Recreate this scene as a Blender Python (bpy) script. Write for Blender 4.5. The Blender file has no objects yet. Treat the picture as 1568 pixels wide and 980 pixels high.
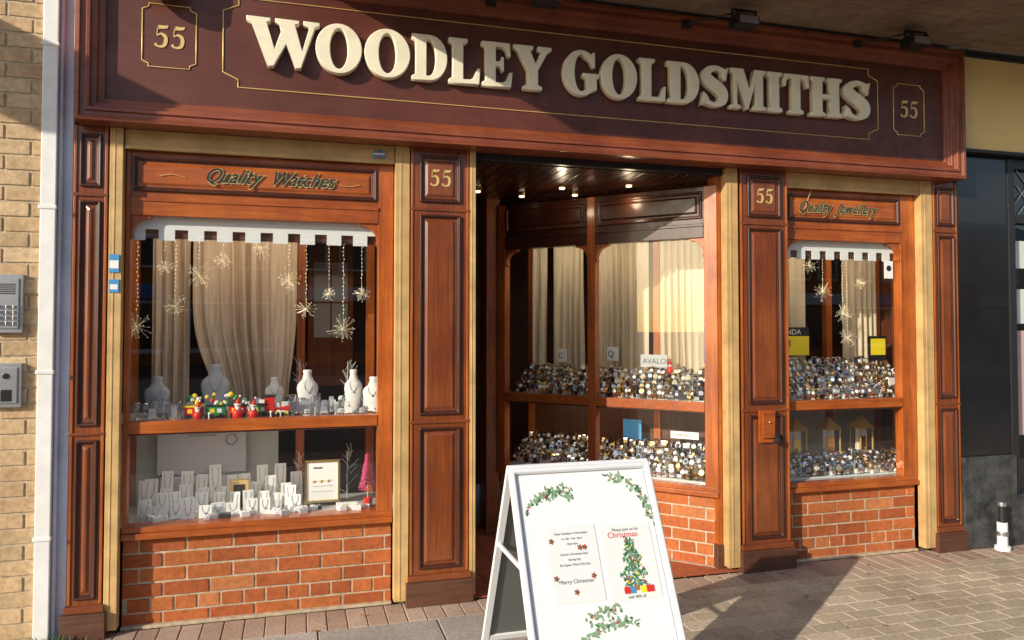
import bpy, math, random
from mathutils import Vector, Matrix, Euler
random.seed(7)
C=bpy.context.collection; rnd=random.random
def U(a,b): return a+(b-a)*rnd()
# ---------------------------------------------------------------- materials
def newmat(name):
    m=bpy.data.materials.new(name); m.use_nodes=True; nt=m.node_tree
    return m,nt,nt.nodes["Principled BSDF"]
def ramp(nt,fac,stops):
    r=nt.nodes.new("ShaderNodeValToRGB"); e=r.color_ramp.elements
    e[0].position,e[0].color=stops[0][0],(*stops[0][1],1); e[1].position,e[1].color=stops[-1][0],(*stops[-1][1],1)
    for p,c in stops[1:-1]:
        n=e.new(p); n.color=(*c,1)
    nt.links.new(fac,r.inputs[0]); return r.outputs[0]
def noise(nt,scale,detail=4,mscale=None,dist=0,rough=.55):
    tc=nt.nodes.new("ShaderNodeTexCoord"); n=nt.nodes.new("ShaderNodeTexNoise"); n.inputs["Scale"].default_value=scale
    n.inputs["Detail"].default_value=min(detail,4); n.inputs["Distortion"].default_value=dist; n.inputs["Roughness"].default_value=rough
    if mscale:
        mp=nt.nodes.new("ShaderNodeMapping"); mp.inputs["Scale"].default_value=mscale
        nt.links.new(tc.outputs["Object"],mp.inputs[0]); nt.links.new(mp.outputs[0],n.inputs[0])
    else: nt.links.new(tc.outputs["Object"],n.inputs[0])
    return n.outputs["Fac"]
def bump(nt,b,h,st,d=.01):
    n=nt.nodes.new("ShaderNodeBump"); n.inputs["Strength"].default_value=st; n.inputs["Distance"].default_value=d
    nt.links.new(h,n.inputs["Height"]); nt.links.new(n.outputs[0],b.inputs["Normal"])
def mix(nt,a,b,fac,mode='MIX'):
    n=nt.nodes.new("ShaderNodeMixRGB"); n.blend_type=mode
    for i,s in ((0,fac),(1,a),(2,b)):
        if isinstance(s,(float,int)): n.inputs[i].default_value=s
        elif isinstance(s,tuple): n.inputs[i].default_value=(*s,1)
        else: nt.links.new(s,n.inputs[i])
    return n.outputs[0]
def mat(name,col,rough=.5,metal=0,var=.25,vs=6,bs=0,bscale=60,coat=0,emit=0,spec=.5):
    m,nt,b=newmat(name)
    if var>.06:
        f=noise(nt,vs,4)
        lo=tuple(c*(1-var) for c in col); hi=tuple(min(1,c*(1+var)) for c in col)
        nt.links.new(ramp(nt,f,[(.3,lo),(.7,hi)]),b.inputs["Base Color"])
    else: b.inputs["Base Color"].default_value=(*col,1)
    b.inputs["Roughness"].default_value=rough; b.inputs["Metallic"].default_value=metal; b.inputs["Coat Weight"].default_value=coat
    b.inputs["Specular IOR Level"].default_value=spec
    if bs: bump(nt,b,noise(nt,bscale,3),bs)
    if emit:
        b.inputs["Emission Color"].default_value=(*col,1); b.inputs["Emission Strength"].default_value=emit
    return m
def wood(name,c1,c2,ax='z',rough=.32,coat=.35):
    m,nt,b=newmat(name)
    s={'z':(28,28,1.3),'x':(1.3,28,28)}[ax]
    g=noise(nt,1.9,4,s,1.0,.62); g2=noise(nt,2.3,2,(1,1,1)); g3=noise(nt,7,3,(2,2,1.2))
    c=ramp(nt,g,[(.26,c1),(.5,tuple((a+b_)/2 for a,b_ in zip(c1,c2))),(.74,c2)])
    c=mix(nt,c,ramp(nt,g2,[(.35,(.70,.60,.56)),(.68,(1.0,1.0,1.0))]),1.0,'MULTIPLY')
    c=mix(nt,c,ramp(nt,g3,[(.3,(.82,.76,.71)),(.6,(1,1,1))]),1.0,'MULTIPLY')
    nt.links.new(c,b.inputs["Base Color"])
    nt.links.new(ramp(nt,g3,[(.3,(rough+.16,)*3),(.7,(rough-.05,)*3)]),b.inputs["Roughness"])
    b.inputs["Coat Weight"].default_value=coat; b.inputs["Coat Roughness"].default_value=.12
    bump(nt,b,g,.08,.004); return m
def island(name,stops,rough=.85,ns=40,bs=.5,lowc=(.72,.7,.68)):
    m,nt,b=newmat(name); g=nt.nodes.new("ShaderNodeNewGeometry")
    c=ramp(nt,g.outputs["Random Per Island"],stops)
    c=mix(nt,c,ramp(nt,noise(nt,ns,4),[(.25,(.66,.64,.62)),(.62,(1,1,1))]),1.0,'MULTIPLY')
    c=mix(nt,c,ramp(nt,noise(nt,2.2,3),[(.3,lowc),(.65,(1,1,1))]),1.0,'MULTIPLY')
    nt.links.new(c,b.inputs["Base Color"]); b.inputs["Roughness"].default_value=rough
    bump(nt,b,noise(nt,ns*2.5,3),bs,.004); return m
W_frame=wood("wood_frame_v",(.34,.075,.010),(.66,.19,.032),'z')
W_frameh=wood("wood_frame_h",(.34,.075,.010),(.64,.18,.030),'x')
W_pil=wood("wood_pilaster",(.18,.042,.011),(.35,.098,.024),'z',.34,.55)
W_pilh=wood("wood_pilaster_h",(.18,.042,.011),(.35,.098,.024),'x',.34,.55)
W_dark=wood("wood_moulding_dark",(.05,.013,.006),(.11,.03,.011),'z',.35)
W_fas=wood("wood_fascia",(.115,.030,.018),(.165,.045,.025),'x',.46,.15)
W_fasm=wood("wood_fascia_moulding",(.20,.050,.022),(.36,.10,.04),'x',.34,.3)
W_in=wood("wood_interior",(.08,.028,.014),(.17,.06,.024),'z',.4,.15)
W_base=wood("wood_plinth",(.08,.034,.02),(.18,.075,.04),'x',.6,0)
W_roof=wood("wood_ceiling_and_unlit_frieze",(.04,.012,.008),(.08,.022,.012),'z',.3,.3)
M_gold=mat("tan_painted_strip",(.58,.375,.155),.5,.0,.24,6,.15,120)
M_leaf=mat("gilt_line",(.82,.58,.22),.35,.3,.06)
M_cream=mat("cream_letter",(.88,.81,.62),.45,0,.08,9,.1,80)
M_brick=island("orange_brick",[(0,(.42,.10,.028)),(.3,(.56,.15,.038)),(.6,(.62,.19,.05)),(.85,(.48,.115,.032)),(1,(.68,.26,.09))])
M_bbrick=island("buff_brick",[(0,(.56,.40,.23)),(.35,(.72,.50,.28)),(.7,(.64,.43,.24)),(1,(.82,.61,.37))])
M_mort=mat("mortar",(.52,.42,.29),.95,0,.25,30,.5,150)
M_pav=island("buff_paver",[(0,(.50,.41,.29)),(.4,(.63,.52,.38)),(.7,(.55,.44,.32)),(1,(.72,.60,.45))],.9,50,.6)
M_slab=island("grey_slab",[(0,(.42,.385,.35)),(.5,(.48,.44,.40)),(1,(.54,.50,.46))],.9,45,.5)
M_kb=island("pink_block",[(0,(.44,.30,.23)),(.5,(.54,.39,.30)),(1,(.60,.46,.36))],.9,60,.6)
M_sand=mat("paver_joint",(.17,.14,.105),.95,0,.3,40,.5,200)
M_tile=island("quarry_tile",[(0,(.42,.11,.05)),(1,(.56,.17,.075))],.45,30,.15)
M_asph=mat("asphalt",(.05,.05,.052),.9,0,.25,20,.6,200)
M_white=mat("white_paint",(.84,.83,.80),.4,0,.07,10)
M_lav=mat("lavender_render",(.62,.60,.68),.7,0,.14,6,.2,60)
M_black=mat("black_gloss",(.014,.014,.016),.18,0,.3,3,.03,4,.4)
M_bframe=mat("black_frame",(.02,.02,.022),.4,0,.05)
M_gran=mat("black_granite",(.05,.053,.055),.35,0,.6,14,.1,90)
M_yel=mat("yellow_render",(.88,.66,.28),.7,0,.07,3,.1,60)
M_soff=wood("soffit_board",(.24,.18,.13),(.34,.26,.19),'x',.7,0)
M_metal=mat("steel",(.5,.5,.51),.4,.9,.12)
M_silver=mat("polished_silver",(.85,.85,.87),.22,1,.05)
M_goldm=mat("polished_gold",(.9,.62,.25),.22,1,.05)
M_dk=mat("dark_plastic",(.02,.02,.022),.35,0,.05)
M_vel=mat("velvet_white",(.80,.78,.74),.8,0,.05)
M_grvel=mat("velvet_grey",(.50,.50,.55),.8,0,.05)
M_card=mat("white_card",(.86,.855,.84),.6,0,.03)
M_greycard=mat("grey_card",(.50,.51,.50),.6,0,.05)
M_red=mat("red_gloss",(.70,.03,.02),.3,0,.05)
M_green=mat("green_gloss",(.03,.26,.08),.35,0,.05)
M_dgreen=mat("print_leaf_dark",(.035,.13,.055),.7,0,.05)
M_lgreen=mat("print_leaf_light",(.22,.36,.20),.7,0,.05)
M_pink=mat("pink_tinsel",(.8,.12,.28),.4,0,.05)
M_blue=mat("blue_print",(.06,.30,.60),.5,0,.05)
M_yellow=mat("yellow_print",(.92,.75,.03),.5,0,.05)
M_teal=mat("script_teal",(.015,.035,.035),.4,0,.05)
M_fil=mat("warm_filament",(.9,.78,.52),.4,.3,.05,emit=.2)
def cloth(name,c):
    m,nt,b=newmat(name)
    f=noise(nt,9,4,(6,6,.4)); nt.links.new(ramp(nt,f,[(.3,tuple(x*.7 for x in c)),(.7,c)]),b.inputs["Base Color"])
    b.inputs["Roughness"].default_value=.9
    return m
M_cur=cloth("cream_curtain",(.72,.60,.42)); M_cur2=cloth("tan_curtain",(.66,.50,.36))
def glassmat(name,tint=(.95,.97,.96),boost=1.0):
    m,nt,b=newmat(name); nt.nodes.remove(b)
    def mth(op,a,b_=None):
        n=nt.nodes.new("ShaderNodeMath"); n.operation=op
        for i,s in enumerate((a,b_)):
            if s is None: continue
            if isinstance(s,(int,float)): n.inputs[i].default_value=s
            else: nt.links.new(s,n.inputs[i])
        return n.outputs[0]
    g=nt.nodes.new("ShaderNodeNewGeometry"); dp_=nt.nodes.new("ShaderNodeVectorMath"); dp_.operation='DOT_PRODUCT'
    nt.links.new(g.outputs["Normal"],dp_.inputs[0]); nt.links.new(g.outputs["Incoming"],dp_.inputs[1])
    c=mth('ABSOLUTE',dp_.outputs["Value"]); p=mth('POWER',mth('SUBTRACT',1.0,c),5.0)
    f=mth('MULTIPLY',mth('ADD',mth('MULTIPLY',p,.92),.08),boost); f=mth('MINIMUM',f,1.0)
    tr=nt.nodes.new("ShaderNodeBsdfTransparent"); tr.inputs[0].default_value=(*tint,1)
    gl=nt.nodes.new("ShaderNodeBsdfGlossy"); gl.inputs["Roughness"].default_value=.01; gl.inputs[0].default_value=(1,1,1,1)
    mx=nt.nodes.new("ShaderNodeMixShader"); nt.links.new(f,mx.inputs[0]); nt.links.new(tr.outputs[0],mx.inputs[1]); nt.links.new(gl.outputs[0],mx.inputs[2])
    nt.links.new(mx.outputs[0],nt.nodes["Material Output"].inputs[0]); return m
M_glass=glassmat("window_glass",boost=1.1); M_crys=glassmat("crystal",(.9,.92,.95),2.5)
M_wbulb=mat("warm_bulb",(1,.78,.48),.4,0,0,emit=3); M_led=mat("led_bead",(1,.88,.66),.3,0,0,emit=.9)
# ---------------------------------------------------------------- mesh builder
class MB:
    def __init__(s): s.v=[];s.f=[];s.mi=[];s.mats=[];s.M=Matrix()
    def m(s,mt):
        if mt not in s.mats: s.mats.append(mt)
        return s.mats.index(mt)
    def add(s,vs,fs,mt):
        o=len(s.v); s.v+=[tuple(s.M@Vector(p)) for p in vs]; i=s.m(mt)
        for f in fs: s.f.append([o+k for k in f]); s.mi.append(i)
    def box(s,x0,x1,y0,y1,z0,z1,mt):
        s.add([(x0,y0,z0),(x1,y0,z0),(x1,y1,z0),(x0,y1,z0),(x0,y0,z1),(x1,y0,z1),(x1,y1,z1),(x0,y1,z1)],
              [(0,3,2,1),(4,5,6,7),(0,1,5,4),(1,2,6,5),(2,3,7,6),(3,0,4,7)],mt)
    def cyl(s,p0,p1,r0,mt,r1=None,n=10):
        r1=r0 if r1 is None else r1; p0=Vector(p0);p1=Vector(p1); d=(p1-p0).normalized()
        a=d.orthogonal().normalized(); b=d.cross(a)
        vs=[];
        for p,r in((p0,r0),(p1,r1)):
            for i in range(n):
                t=2*math.pi*i/n; vs.append(p+a*r*math.cos(t)+b*r*math.sin(t))
        fs=[(i,(i+1)%n,n+(i+1)%n,n+i) for i in range(n)]+[tuple(range(n))[::-1],tuple(range(n,2*n))]
        s.add(vs,fs,mt)
    def sph(s,c,r,mt,n=8,k=6,sz=1):
        vs=[];fs=[]
        for j in range(k+1):
            ph=math.pi*j/k
            for i in range(n):
                t=2*math.pi*i/n; vs.append((c[0]+r*math.sin(ph)*math.cos(t),c[1]+r*math.sin(ph)*math.sin(t),c[2]+r*sz*math.cos(ph)))
        for j in range(k):
            for i in range(n): fs.append((j*n+i,(j+1)*n+i,(j+1)*n+(i+1)%n,j*n+(i+1)%n))
        s.add(vs,fs,mt)
    def loft(s,secs,mt,n=16):
        vs=[];fs=[]
        for z,hx,hy,cy,cx in secs:
            for i in range(n):
                t=2*math.pi*i/n; vs.append((cx+hx*math.cos(t),cy+hy*math.sin(t),z))
        for j in range(len(secs)-1):
            for i in range(n): fs.append((j*n+i,j*n+(i+1)%n,(j+1)*n+(i+1)%n,(j+1)*n+i))
        fs.append(tuple(range(n))[::-1]); fs.append(tuple(range((len(secs)-1)*n,len(secs)*n))); s.add(vs,fs,mt)
    def prism(s,pts,y0,y1,mt):
        n=len(pts); vs=[(a,y0,b) for a,b in pts]+[(a,y1,b) for a,b in pts]
        s.add(vs,[tuple(range(n)),tuple(range(n,2*n))[::-1]]+[(i,n+i,n+(i+1)%n,(i+1)%n) for i in range(n)],mt)
    def frame(s,x0,x1,z0,z1,y,prof,mt,fill=False):
        vs=[];fs=[]
        for d,h in prof: vs+=[(x0+d,y-h,z0+d),(x1-d,y-h,z0+d),(x1-d,y-h,z1-d),(x0+d,y-h,z1-d)]
        for j in range(len(prof)-1):
            for i in range(4): fs.append((4*j+i,4*j+(i+1)%4,4*j+4+(i+1)%4,4*j+4+i))
        if fill: k=4*(len(prof)-1); fs.append((k,k+1,k+2,k+3))
        s.add(vs,fs,mt)
    def build(s,name,parent=None,bevel=0,smooth=False,segs=2):
        me=bpy.data.meshes.new(name); me.from_pydata(s.v,[],s.f)
        for t in s.mats: me.materials.append(t)
        me.polygons.foreach_set("material_index",s.mi)
        if smooth: me.polygons.foreach_set("use_smooth",[True]*len(s.f))
        me.update(); o=bpy.data.objects.new(name,me); C.objects.link(o)
        if parent: o.parent=parent
        if bevel:
            b=o.modifiers.new("b",'BEVEL'); b.width=bevel; b.segments=segs; b.limit_method='ANGLE'; b.angle_limit=math.radians(40); b.harden_normals=False
        return o
def empty(name,parent=None,loc=(0,0,0)):
    e=bpy.data.objects.new(name,None); C.objects.link(e); e.location=loc; e.empty_display_size=.1
    if parent: e.parent=parent
    return e
def text(body,size,loc,mt,parent,rot=(math.pi/2,0,0),shear=0,ext=.001,align='LEFT',sx=1,off=0,name="lettering"):
    cu=bpy.data.curves.new(name,'FONT'); cu.body=body; cu.size=size; cu.extrude=ext; cu.shear=shear; cu.align_x=align; cu.offset=off
    cu.materials.append(mt); o=bpy.data.objects.new(name,cu); C.objects.link(o); o.location=loc; o.rotation_euler=rot; o.scale=(sx,1,1)
    if parent: o.parent=parent
    return o
def tube(pts,r,mt,parent,name):
    cu=bpy.data.curves.new(name,'CURVE'); cu.dimensions='3D'; cu.bevel_depth=r; cu.bevel_resolution=2
    for P in pts:
        sp=cu.splines.new('POLY'); sp.points.add(len(P)-1)
        for i,p in enumerate(P): sp.points[i].co=(*p,1)
    cu.materials.append(mt); o=bpy.data.objects.new(name,cu); C.objects.link(o); o.parent=parent; return o
# ---------------------------------------------------------------- shop
shop=empty("jewellery_shop")
SPL=Matrix(((.685,.728,0,1.44),(-.728,.685,0,1.25),(0,0,1,0),(0,0,0,1))); SL=1.634
FR=Matrix.Translation((0,.05,0))
PP=[(0,0),(0,.012),(.005,.015),(.011,.012),(.016,.003),(.024,.001)]
PF=[(.024,.001),(.030,.001),(.044,.009)]
def panel(mb,x0,x1,z0,z1,y,w1=W_dark,w2=W_pil):
    mb.frame(x0,x1,z0,z1,y,PP,w1); mb.frame(x0,x1,z0,z1,y,PF,w2,True)
pil=MB()
for (a,b) in((-1.065,-.912),(.605,.935),(2.69,3.035),(4.20,4.405)):
    pil.box(a,b,0,.12,.16,2.53,W_pil)
    pil.box(a-.022,b+.022,-.035,.13,0,.13,W_base); pil.box(a-.012,b+.012,-.022,.125,.132,.165,W_pilh)
    ins=.05 if b-a>.25 else .028
    for z0,z1 in((2.225,2.49),(1.04,2.155),(.195,.97)):
        panel(pil,a+ins,b-ins,z0,z1,-.0012)
    for z in (2.185,1.0): pil.box(a-.004,b+.004,-.008,.05,z-.008,z+.008,W_pilh)
    for e in (a,b-.014): pil.box(e,e+.014,-.006,.0,.17,2.53,W_frame)
pil.build("pilasters",shop,.0025)
g=MB()
for (a,b) in((-.905,-.845),(.52,.598),(.94,.975),(2.59,2.672),(4.098,4.192)):
    g.box(a,b,-.004,.06,.03,2.529,M_gold)
    g.box(a+(b-a)*.3,a+(b-a)*.45,-.0065,-.003,.04,2.52,M_gold)
g.box(-.84,.515,.012,.075,2.435,2.529,M_gold); g.box(3.04,4.094,.012,.075,2.435,2.529,M_gold)
g.box(-.84,.515,.004,.02,2.43,2.45,M_gold); g.box(3.04,4.094,.004,.02,2.43,2.45,M_gold)
g.box(.98,2.585,.03,.08,2.49,2.529,M_dk)
g.build("shutter_guides",shop,.003)
def bricks(mb,x0,x1,z0,z1,y,mt,L=.215,H=.065,j=.01,hdr=-1,dep=.09):
    z=z0; r=0
    while z<z1-.02:
        l=.102 if r==hdr else L
        x=x0-(l+j)/2*(r%2)-.03
        while x<x1:
            a=max(x,x0); e=min(x+l,x1)
            if e-a>.02: mb.box(a+U(0,.0015),e-U(0,.0015),y+U(0,.0035),y+dep,z+U(-.001,.001),min(z+H,z1),mt)
            x+=l+j
        z+=H+j; r+=1
br=MB(); wf=MB(); gl=MB(); inn=MB()
def unit(M,x0,x1,ls,rs,mull=(),FW=W_frameh):
    for q in(br,wf,gl,inn): q.M=M
    bricks(br,x0,x1,.002,.448,.03,M_brick,hdr=1); br.box(x0,x1,.0365,.16,-.01,.45,M_mort)
    br.prism([(x0,.0),(x1,.0),(x1,.014),(x0,.018)],.004,.05,M_mort)
    wf.box(x0,x1,-.012,.12,.452,.482,W_frameh); wf.box(x0,x1,.002,.12,.482,.512,W_frameh)
    wf.box(x0,x0+ls,0,.07,.512,2.43,W_frame); wf.box(x1-rs,x1,0,.07,.512,2.43,W_frame)
    seg=[x0+ls]+[m for ab in mull for m in ab]+[x1-rs]
    for (a,b) in mull: wf.box(a,b,0,.07,.512,2.43,W_frame)
    for i in range(0,len(seg),2):
        a,b=seg[i],seg[i+1]
        wf.box(a,b,-.004,.07,.985,1.045,W_frameh); wf.box(a,b,.004,.066,.975,.985,W_dark)
        wf.box(a,b,-.003,.07,2.10,2.175,FW); wf.box(a,b,-.009,.0,2.172,2.19,FW)
        wf.box(a,b,.006,.07,2.19,2.43,FW)
        panel(wf,a+.01,b-.01,2.225,2.40,.0055,W_dark,FW)
        gl.add([(a,.045,.512),(b,.045,.512),(b,.045,.98),(a,.045,.98)],[(0,1,2,3)],M_glass)
        gl.add([(a,.045,1.045),(b,.045,1.045),(b,.045,2.1),(a,.045,2.1)],[(0,1,2,3)],M_glass)
        for sx,px in((1,a),(-1,b)):
            R=.10; pts=[(px,2.1),(px+sx*R,2.1)]
            pts+=[(px+sx*(R-.012),2.085)]+[(px+sx*(R*.86*(1-math.sin(t))+.006),2.085-R*.82*(1-math.cos(t))) for t in [k*math.pi/16 for k in range(1,9)]]+[(px+sx*.012,1.985),(px,1.97)]
            if sx<0: pts=pts[::-1]
            wf.prism(pts,.008,.06,W_frame)
unit(FR,-.84,.515,.022,.083)
unit(FR,3.04,4.094,.03,.12)
unit(SPL,0,SL,.06,.085,((.73,.79),),W_roof)  # frieze takes the dark ceiling wood, so its unlit look is in the colour
br.build("brick_stall_risers",shop,.003); wf.build("window_frames",shop,.0025); gl.build("window_glass",shop)
dp=MB(); dp.box(2.56,2.69,.065,.17,0,2.5,W_frame); dp.box(2.545,2.60,.05,.1,0,.16,W_base)
dp.build("doorway_post",shop,.003)
fa=MB()
fa.box(-.95,4.27,-.06,-.02,2.6,3.36,W_fas)
PR=[(0,-.10),(0,.070),(.022,.072),(.026,.058),(.046,.056),(.050,.066),(.066,.064),(.072,.045),(.092,.040),(.098,.022),(.122,.012),(.126,-.002)]
fa.frame(-1.04,4.36,2.53,3.41,-.06,PR,W_fasm)
fa.box(-1.03,4.35,.0,.12,2.532,3.40,W_fasm)
fa.build("fascia_board",shop,.0015)
fb=MB(); fb.box(-1.1,4.43,.13,.3,2.535,6.5,M_bbrick); fb.build("upper_wall",shop)
def cut(x0,x1,z0,z1,c,y=-.0625):
    P=[(x0+c,z0),(x1-c,z0),(x1-c,z0+c*.55),(x1,z0+c),(x1,z1-c),(x1-c,z1-c*.55),(x1-c,z1),(x0+c,z1),(x0+c,z1-c*.55),(x0,z1-c),(x0,z0+c),(x0+c,z0+c*.55),(x0+c,z0)]
    return [(a,y,b) for a,b in P]
tube([cut(-.375,3.70,2.765,3.235,.075),cut(-.755,-.503,2.835,3.155,.03),cut(3.827,4.079,2.815,3.16,.03)],.0032,M_leaf,shop,"gilt_border_lines")
# letters
def arc(cx,cy,rx,ry,a0,a1,n=16): return [(cx+rx*math.cos(math.radians(a0+(a1-a0)*i/n)),cy+ry*math.sin(math.radians(a0+(a1-a0)*i/n))) for i in range(n+1)]
def stroke(P,n=6):
    out=[]
    for i in range(len(P)-1):
        p0=P[max(i-1,0)];p1=P[i];p2=P[i+1];p3=P[min(i+2,len(P)-1)]
        for k in range(n):
            t=k/n; out.append([.5*((2*p1[j])+(-p0[j]+p2[j])*t+(2*p0[j]-5*p1[j]+4*p2[j]-p3[j])*t*t+(-p0[j]+3*p1[j]-3*p2[j]+p3[j])*t**3) for j in range(3)])
    out.append(list(P[-1])); L=[];R=[]
    for i,p in enumerate(out):
        a=out[max(i-1,0)];b=out[min(i+1,len(out)-1)]; dx,dy=b[0]-a[0],b[1]-a[1]; l=math.hypot(dx,dy) or 1
        L.append((p[0]-dy/l*p[2],p[1]+dx/l*p[2])); R.append((p[0]+dy/l*p[2],p[1]-dx/l*p[2]))
    return L+R[::-1]
G={}
G['I']=[[(0,0),(.5,0),(.5,.09),(.4,.13),(.4,.87),(.5,.91),(.5,1),(0,1),(0,.91),(.1,.87),(.1,.13),(0,.09)]]
G['H']=[[(0,0),(.48,0),(.48,.08),(.39,.12),(.39,.45),(.66,.45),(.66,.12),(.57,.08),(.57,0),(1.05,0),(1.05,.08),(.96,.12),(.96,.88),(1.05,.92),(1.05,1),(.57,1),(.57,.92),(.66,.88),(.66,.57),(.39,.57),(.39,.88),(.48,.92),(.48,1),(0,1),(0,.92),(.09,.88),(.09,.12),(0,.08)]]
G['L']=[[(0,0),(.85,0),(.88,.36),(.80,.36),(.70,.16),(.60,.1),(.40,.1),(.40,.88),(.52,.92),(.52,1),(0,1),(0,.92),(.1,.88),(.1,.12),(0,.08)]]
G['E']=[[(0,0),(.85,0),(.9,.34),(.81,.34),(.72,.16),(.6,.1),(.4,.1),(.4,.46),(.52,.46),(.58,.36),(.64,.36),(.64,.68),(.58,.68),(.52,.57),(.4,.57),(.4,.9),(.58,.9),(.7,.85),(.76,.7),(.84,.7),(.82,1),(0,1),(0,.92),(.1,.88),(.1,.12),(0,.08)]]
G['T']=[[(.22,0),(.73,0),(.73,.08),(.62,.12),(.62,.9),(.72,.9),(.82,.84),(.87,.68),(.95,.68),(.93,1),(.02,1),(0,.68),(.08,.68),(.13,.84),(.23,.9),(.33,.9),(.33,.12),(.22,.08)]]
G['D']=[[(0,0),(.5,0)]+arc(.5,.5,.48,.5,-85,85)+[(.5,1),(0,1),(0,.92),(.1,.88),(.1,.12),(0,.08)],[(.4,.1),(.46,.1)]+arc(.46,.5,.2,.4,-85,85)+[(.46,.9),(.4,.9)]]
G['O']=[arc(.5,.5,.5,.53,0,353,40),arc(.5,.5,.19,.43,0,350,28)]
G['G']=[[(.82,.64),(.88,.64),(.88,1.0),(.82,1.0),(.76,.94)]+arc(.5,.5,.5,.53,62,298,26)+[(.8,.08),(.93,.12),(.93,.38),(1.0,.42),(1.0,.5),(.54,.5),(.54,.42),(.64,.38),(.64,.12)]+arc(.5,.5,.19,.43,290,62,22)+[(.74,.80)]]
G['W']=[[(0,1),(.47,1),(.47,.93),(.40,.90),(.55,.36),(.68,.74),(.64,.9),(.56,.93),(.56,1),(1.04,1),(1.04,.93),(.96,.9),(1.10,.36),(1.24,.86),(1.22,.9),(1.12,.93),(1.12,1),(1.45,1),(1.45,.93),(1.36,.88),(1.08,0),(.96,0),(.78,.48),(.54,0),(.42,0),(.10,.88),(0,.93)]]
G['M']=[[(0,0),(.36,0),(.36,.08),(.24,.12),(.24,.7),(.54,0),(.62,0),(.88,.68),(.88,.12),(.78,.08),(.78,0),(1.25,0),(1.25,.08),(1.15,.12),(1.15,.88),(1.25,.92),(1.25,1),(.84,1),(.66,.5),(.46,1),(0,1),(0,.92),(.12,.88),(.12,.12),(0,.08)]]
G['Y']=[[(.27,0),(.78,0),(.78,.08),(.67,.12),(.67,.45),(.94,.88),(1.04,.92),(1.04,1),(.66,1),(.66,.92),(.76,.88),(.60,.6),(.46,.88),(.54,.92),(.54,1),(0,1),(0,.92),(.1,.88),(.38,.45),(.38,.12),(.27,.08)]]
G['S']=[stroke([(.80,.82,.17),(.73,.84,.13),(.64,.91,.06),(.46,.95,.06),(.25,.87,.10),(.18,.72,.14),(.34,.58,.15),(.52,.48,.155),(.67,.34,.15),(.66,.16,.12),(.46,.05,.06),(.26,.08,.06),(.14,.16,.12),(.07,.18,.17)])]
G['5']=[stroke([(.80,1.0,.03),(.74,.93,.06),(.55,.91,.075),(.30,.91,.08),(.27,.90,.04),(.24,.72,.022),(.22,.55,.024),(.27,.55,.03),(.45,.61,.05),(.66,.50,.09),(.70,.32,.105),(.62,.12,.085),(.40,.04,.045),(.20,.09,.05),(.13,.17,.085)])]
def glyphs(name,LT,y,z0,h,extr,mt,bev=.0035):
    cu=bpy.data.curves.new(name,'CURVE'); cu.dimensions='2D'; cu.fill_mode='BOTH'; cu.extrude=extr; cu.bevel_depth=bev; cu.bevel_resolution=1; cu.offset=-bev
    for ch,a,b in LT:
        gs=G[ch]; xs=[p[0] for p in gs[0]]; x0,x1=min(xs),max(xs)
        for P in gs:
            sp=cu.splines.new('POLY'); sp.points.add(len(P)-1); sp.use_cyclic_u=True
            for i,p in enumerate(P): sp.points[i].co=(a+(p[0]-x0)/(x1-x0)*(b-a),z0+p[1]*h,0,1)
    cu.materials.append(mt); o=bpy.data.objects.new(name,cu); C.objects.link(o); o.parent=shop; o.rotation_euler=(math.pi/2,0,0); o.location=(0,y,0)
LT=[('W',-.261,.105),('O',.085,.325),('O',.338,.583),('D',.592,.788),('L',.797,.975),('E',.985,1.163),('Y',1.168,1.395),
('G',1.467,1.69),('O',1.70,1.932),('L',1.945,2.12),('D',2.13,2.345),('S',2.36,2.545),('M',2.56,2.812),('I',2.823,2.93),('T',2.94,3.13),('H',3.142,3.378),('S',3.395,3.60)]
glyphs("raised_shop_name",LT,-.088,2.877,.252,.021,M_cream)
for x in(-.629,3.953): glyphs("gilt_number",[('5',x-.072,x-.006),('5',x+.006,x+.072)],-.0625,2.935,.115,.0015,M_leaf,0)
for x in(.77,2.863): glyphs("gilt_number",[('5',x-.06,x-.006),('5',x+.006,x+.06)],-.012,2.315,.095,.0015,M_leaf,0)
for body,x,s,w in(("Quality  Watches",-.475,.108,.86),("Quality  Jewellery",3.14,.102,.84)):
    text(body,s,(x+.003,.0395,2.283),M_leaf,shop,shear=.55,ext=.0008,sx=w,off=.0032,name="frieze_lettering_outline")
    text(body,s,(x,.0365,2.285),M_teal,shop,shear=.55,ext=.0008,sx=w,off=-.0004,name="frieze_lettering")
tube([[(-.68+.02*t,.0405,2.305+.01*math.sin(t*.6)) for t in range(7)],[(.22+.018*t,.0405,2.305-.008*math.sin(t*.6)) for t in range(7)]],.0018,M_leaf,shop,"frieze_flourish")
# interior
sh=MB()
sh.box(-1.06,4.4,3.0,3.1,0,2.6,W_in); sh.box(-1.06,-1.0,.13,3.0,0,2.55,W_in); sh.box(4.34,4.40,.13,3.0,0,2.55,W_in)
sh.box(-1.06,4.4,.13,3.0,2.505,2.53,W_in)
for i in range(26): sh.box(.95+i*.075,1.018+i*.075,.08,1.6,2.485,2.503,W_roof)
sh.box(-1.0,.72,.13,3,-.02,.01,W_in); sh.box(2.8,4.34,.13,3,-.02,.01,W_in)
sh.box(-.98,.55,.115,.62,1.0,1.03,W_frameh); sh.box(-.98,.60,.115,.62,.47,.50,M_greycard)
sh.box(-.97,.52,.12,.61,1.0302,1.033,M_greycard)
for x in(-.93,.0,.42): sh.box(x,x+.05,.62,.67,0,2.5,W_frame)
sh.box(-.98,.6,.64,.66,2.1,2.5,W_in)
sh.box(-.98,-.10,.625,.64,.50,.99,M_greycard)
sh.box(.60,.64,.12,1.5,0,2.5,W_in)
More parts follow.
